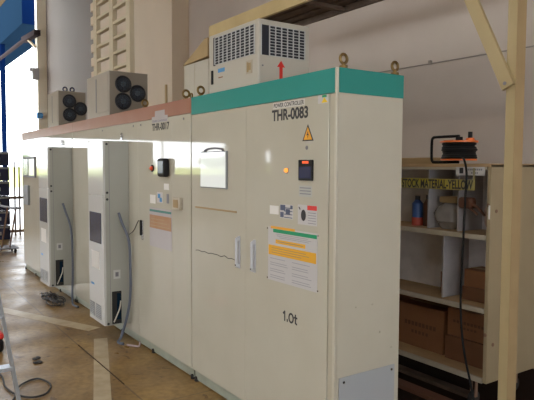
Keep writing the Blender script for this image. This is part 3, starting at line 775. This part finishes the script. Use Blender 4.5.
# ------------------------------------------------------------------ step ladder (partly in view at the left edge)
sl = thing('step_ladder', 'aluminium step ladder at the left edge of the picture', 'ladder', (-1.8, -1.4, 0))
def rail(x0, x1, y0, y1, z1, nm='rail'):
    B().beam((x0, y0, .02), (x1, y1, z1),   .030, .022, up=(0, 1, 0)).build(nm, 'aluminium', sl)
top = 1.5
rail(-1.47, -2.75, -1.215, -1.275, top); rail(-1.47, -2.75, -1.68, -1.60, top)
rail(-3.75, -2.85, -1.24, -1.285, top, 'rear_leg'); rail(-3.75, -2.85, -1.66, -1.60, top, 'rear_leg')
for k in range(1, 5):
    u = k/5.2; x = -1.47-1.28*u; z = .02+(top-.02)*u; yy = -1.215-.06*u; yb = -1.68+.08*u
    B().box(x-.05, x+.035, yb, yy, z-.012, z+.012, .003).build('step', 'aluminium', sl)
B().box(-2.92, -2.68, -1.64, -1.23, top-.02, top+.02, .005).build('top_cap', 'aluminium', sl)
for x in (-1.465, -3.755):
    for y in (-1.217, -1.678): B().box(x-.03, x+.03, y-.028, y+.028, 0, .03, .004).build('rubber_foot', 'black_rubber', sl)
# tool bag and lead
tb = thing('tool_bag', 'red and black tool bag on the floor behind the step ladder', 'bag', (-3.2, -1.12, 0))
B().box(-3.32, -3.08, -1.20, -1.035, 0, .11, .03, 3).build('body', 'black', tb)
B().box(-3.30, -3.10, -1.205, -1.03, .10, .16, .025, 3).build('top', 'red_sticker', tb)
B().tube([(-3.28, -1.12, .15), (-3.24, -1.12, .22), (-3.16, -1.12, .22), (-3.12, -1.12, .15)], .008).build('strap', 'orange_sticker', tb)
hose('thin black lead looped on the floor at the foot of the step ladder', [(-2.9, -1.25, .009), (-2.5, -1.17, .009), (-2.2, -1.185, .009), (-2.0, -1.142, .009), (-1.9, -1.06, .009), (-1.93, -.965, .009), (-2.08, -.905, .009), (-2.25, -.95, .009), (-2.22, -1.05, .009), (-2.1, -1.13, .016), (-1.9, -1.2, .009), (-1.4, -1.5, .009)], .007, 'cable_dark', 'cable', 'cable')
b = B()
for k in range(5): b.sphere((-2.69+random.uniform(-.07, .07), -.855+random.uniform(-.03, .03), .006), .03, (1.2, .7, .25), n=8)
b.build('scrap', 'cable_dark', label='dark scrap lying alone on the floor, left of the thin dark strip', cat='scrap', loc=(-2.69, -.855, 0))

# ------------------------------------------------------------------ far doorway things
jb = thing('junction_box', 'grey junction box fixed to the column of the bright doorway', 'junction box', (-14.2, 1.80, 3.9))
B().box(-14.3, -14.1, 1.70, 1.862, 3.9, 4.2, .01).build('body', 'grey_box', jb)
B().box(-14.26, -14.14, 1.64, 1.70, 4.12, 4.2).build('bracket', 'grey_box', jb)
B().cyl((-14.12, 1.8, 2.95), (-14.12, 1.94, 2.95), .05).box(-14.25, -14.1, 1.80, 1.93, 2.88, 3.02).build('cable_gland', 'blue_sticker', label='small blue fitting on the column of the bright doorway', cat='fitting', loc=(-14.2, 1.86, 2.95))
aw = thing('awning_arm', 'slanting steel arm running out from the top of the bright doorway', 'steel arm', (-14.6, 1.75, 5.1))
B().beam((-13.95, 1.8, 5.1), (-15.3, 1.75, 5.13), .16, .14).build('bracket', 'arm_grey', aw)
B().cyl((-14.9, 1.75, 5.13), (-21, 1.75, 5.17), .055).build('arm', 'arm_grey', aw)
B().beam((-14.3, 1.82, 4.78), (-14.9, 1.75, 5.1), .05, .05).build('stay', 'tan_sheet', aw)
B().cyl((-21, 1.75, -.05), (-21, 1.75, 5.22), .05).build('prop', 'arm_grey', aw)
ca = thing('canopy_beam', 'deep blue canopy beam outside the bright doorway', 'canopy', (-19.5, 2.3, 0))
B().box(-26, -16, 1.856, 2.9, 5.75, 6.95).build('fascia', 'blue_pale', ca)
B().box(-16, -15.98, 1.856, 2.9, 5.75, 6.95).build('end_panel', 'blue_paint', ca)
B().box(-26, -16, 1.85, 2.9, 6.95, 7.8).build('upper_cladding', 'beige_metal', ca)
B().box(-19.62, -19.42, 1.87, 2.0, -.05, 5.75).build('column', 'blue_paint', ca)
B().box(-26, -25.8, 2.6, 2.8, -.05, 5.75).build('column', 'blue_paint', ca)
br = thing('barrier_rail', 'rusty steel barrier frame in the bright doorway', 'barrier', (-12, .7, 0))
for y in (.79, .89): B().cyl((-12, y, 0), (-12, y, 1.7), .018, n=10).build('post', 'rust', br)
for z, y0 in ((.87, .35), (.02+.08, .35)): B().cyl((-12, y0, z), (-12, 1.05, z), .03, n=10).build('rail', 'rust', br)
B().cyl((-12, .36, 0), (-12, .36, 1.0), .03, n=10).build('post', 'rust', br)
# dark arm (trolley handle) in front of the far cabinet
ta = thing('hand_trolley', 'dark hand trolley beside the far end of the cabinet row', 'trolley', (-8.2, .1, 0))
B().tube([(-9.45, .0, .87), (-8.6, .06, .87), (-8.0, .10, .90)], .022).build('handle', 'ink_grey', ta, smooth=True)
for y in (.02, .16): B().cyl((-9.2, y-.02, .06), (-8.65, y, .87), .014, n=8).build('upright', 'rust', ta)
B().box(-9.5, -9.0, -.1, .26, .09, .11).build('base', 'ink_grey', ta)
for x in (-9.4, -9.1):
    for y in (-.06, .22): B().cyl((x, y-.015, .045), (x, y+.015, .045), .045, n=14).build('wheel', 'black_rubber', ta)
# stack of crates at far left
for k in range(6):
    x, y, z = -11.6, .33, k*.32
    t = thing('crate', ['dark crate at the bottom of the stack in the bright doorway', 'dark crate second from the bottom of the doorway stack', 'dark crate third from the bottom of the doorway stack', 'dark crate third from the top of the doorway stack', 'dark crate second from the top of the doorway stack', 'dark crate topmost of the stack in the bright doorway'][k], 'crate', (x, y, z), 'crates stacked in the doorway')
    B().box(x-.3, x+.3, y-.28, y+.22, z, z+.30, .01).build('body', 'dark_window', t)
    B().box(x+.3, x+.31, y-.26, y+.20, z+.25, z+.29, .004).build('rim', 'vent_grey', t)
    B().box(x+.3, x+.305, y-.10, y+.04, z+.10, z+.17).build('tag', 'plate', t)

# ------------------------------------------------------------------ unseen lamps added as fill light for the hall
for i, (x, y) in enumerate(((3.2, -3.6), (-1.2, -3.6), (-5.6, -3.6), (3.2, -8), (-1.2, -8), (-5.6, -8))):
    t = thing('fill_lamp', 'unseen fluorescent lamp added high above the hall as fill light', 'lamp', (x, y, 5.6), 'added fill lamps')
    B().box(x-.65, x+.65, y-.12, y+.12, 5.56, 5.64, .01).build('housing', 'white', t)
    for s_ in (-.05, .05): B().cyl((x-.6, y+s_, 5.54), (x+.6, y+s_, 5.54), .014, n=10).build('tube', 'fill_lamp_tube', t)
    for s_ in (-.5, .5): B().cyl((x+s_, y, 5.64), (x+s_, y, ZC), .006, n=6).build('rod', 'steel', t)
    L = bpy.data.lights.new('fill_light', 'AREA'); L.shape = 'RECTANGLE'; L.size = 1.3; L.size_y = .25
    L.energy = 32; L.color = (1, .93, .83)
    lo = bpy.data.objects.new('fill_light', L); COL.objects.link(lo); lo.location = (x, y, 5.5)

# ------------------------------------------------------------------ sky
W = bpy.data.worlds.new('World'); S.world = W; W.use_nodes = True
bg = W.node_tree.nodes['Background']; bg.inputs['Color'].default_value = (.90, .95, 1, 1); bg.inputs['Strength'].default_value = 6

# ------------------------------------------------------------------ camera
R = ((0.565, 0.05, -0.824), (0.825, -0.029, 0.564), (0.004, -0.998, -0.057))
right = Vector([r[0] for r in R]).normalized(); down = Vector([r[1] for r in R]); fwd = Vector([r[2] for r in R]).normalized()
fwd = (fwd - right*fwd.dot(right)).normalized(); up = right.cross(fwd)
cam = bpy.data.cameras.new('Camera'); cam.sensor_width = 36; cam.lens = 580/534*36; cam.clip_end = 2000
co = bpy.data.objects.new('Camera', cam); COL.objects.link(co)
mw = Matrix((right, up, -fwd)).transposed().to_4x4(); mw.translation = (2.229, -1.949, 1.598)
co.matrix_world = mw
S.camera = co
S.view_settings.view_transform = 'Standard'; S.view_settings.look = 'None'
S.view_settings.exposure = .22; S.view_settings.gamma = 1
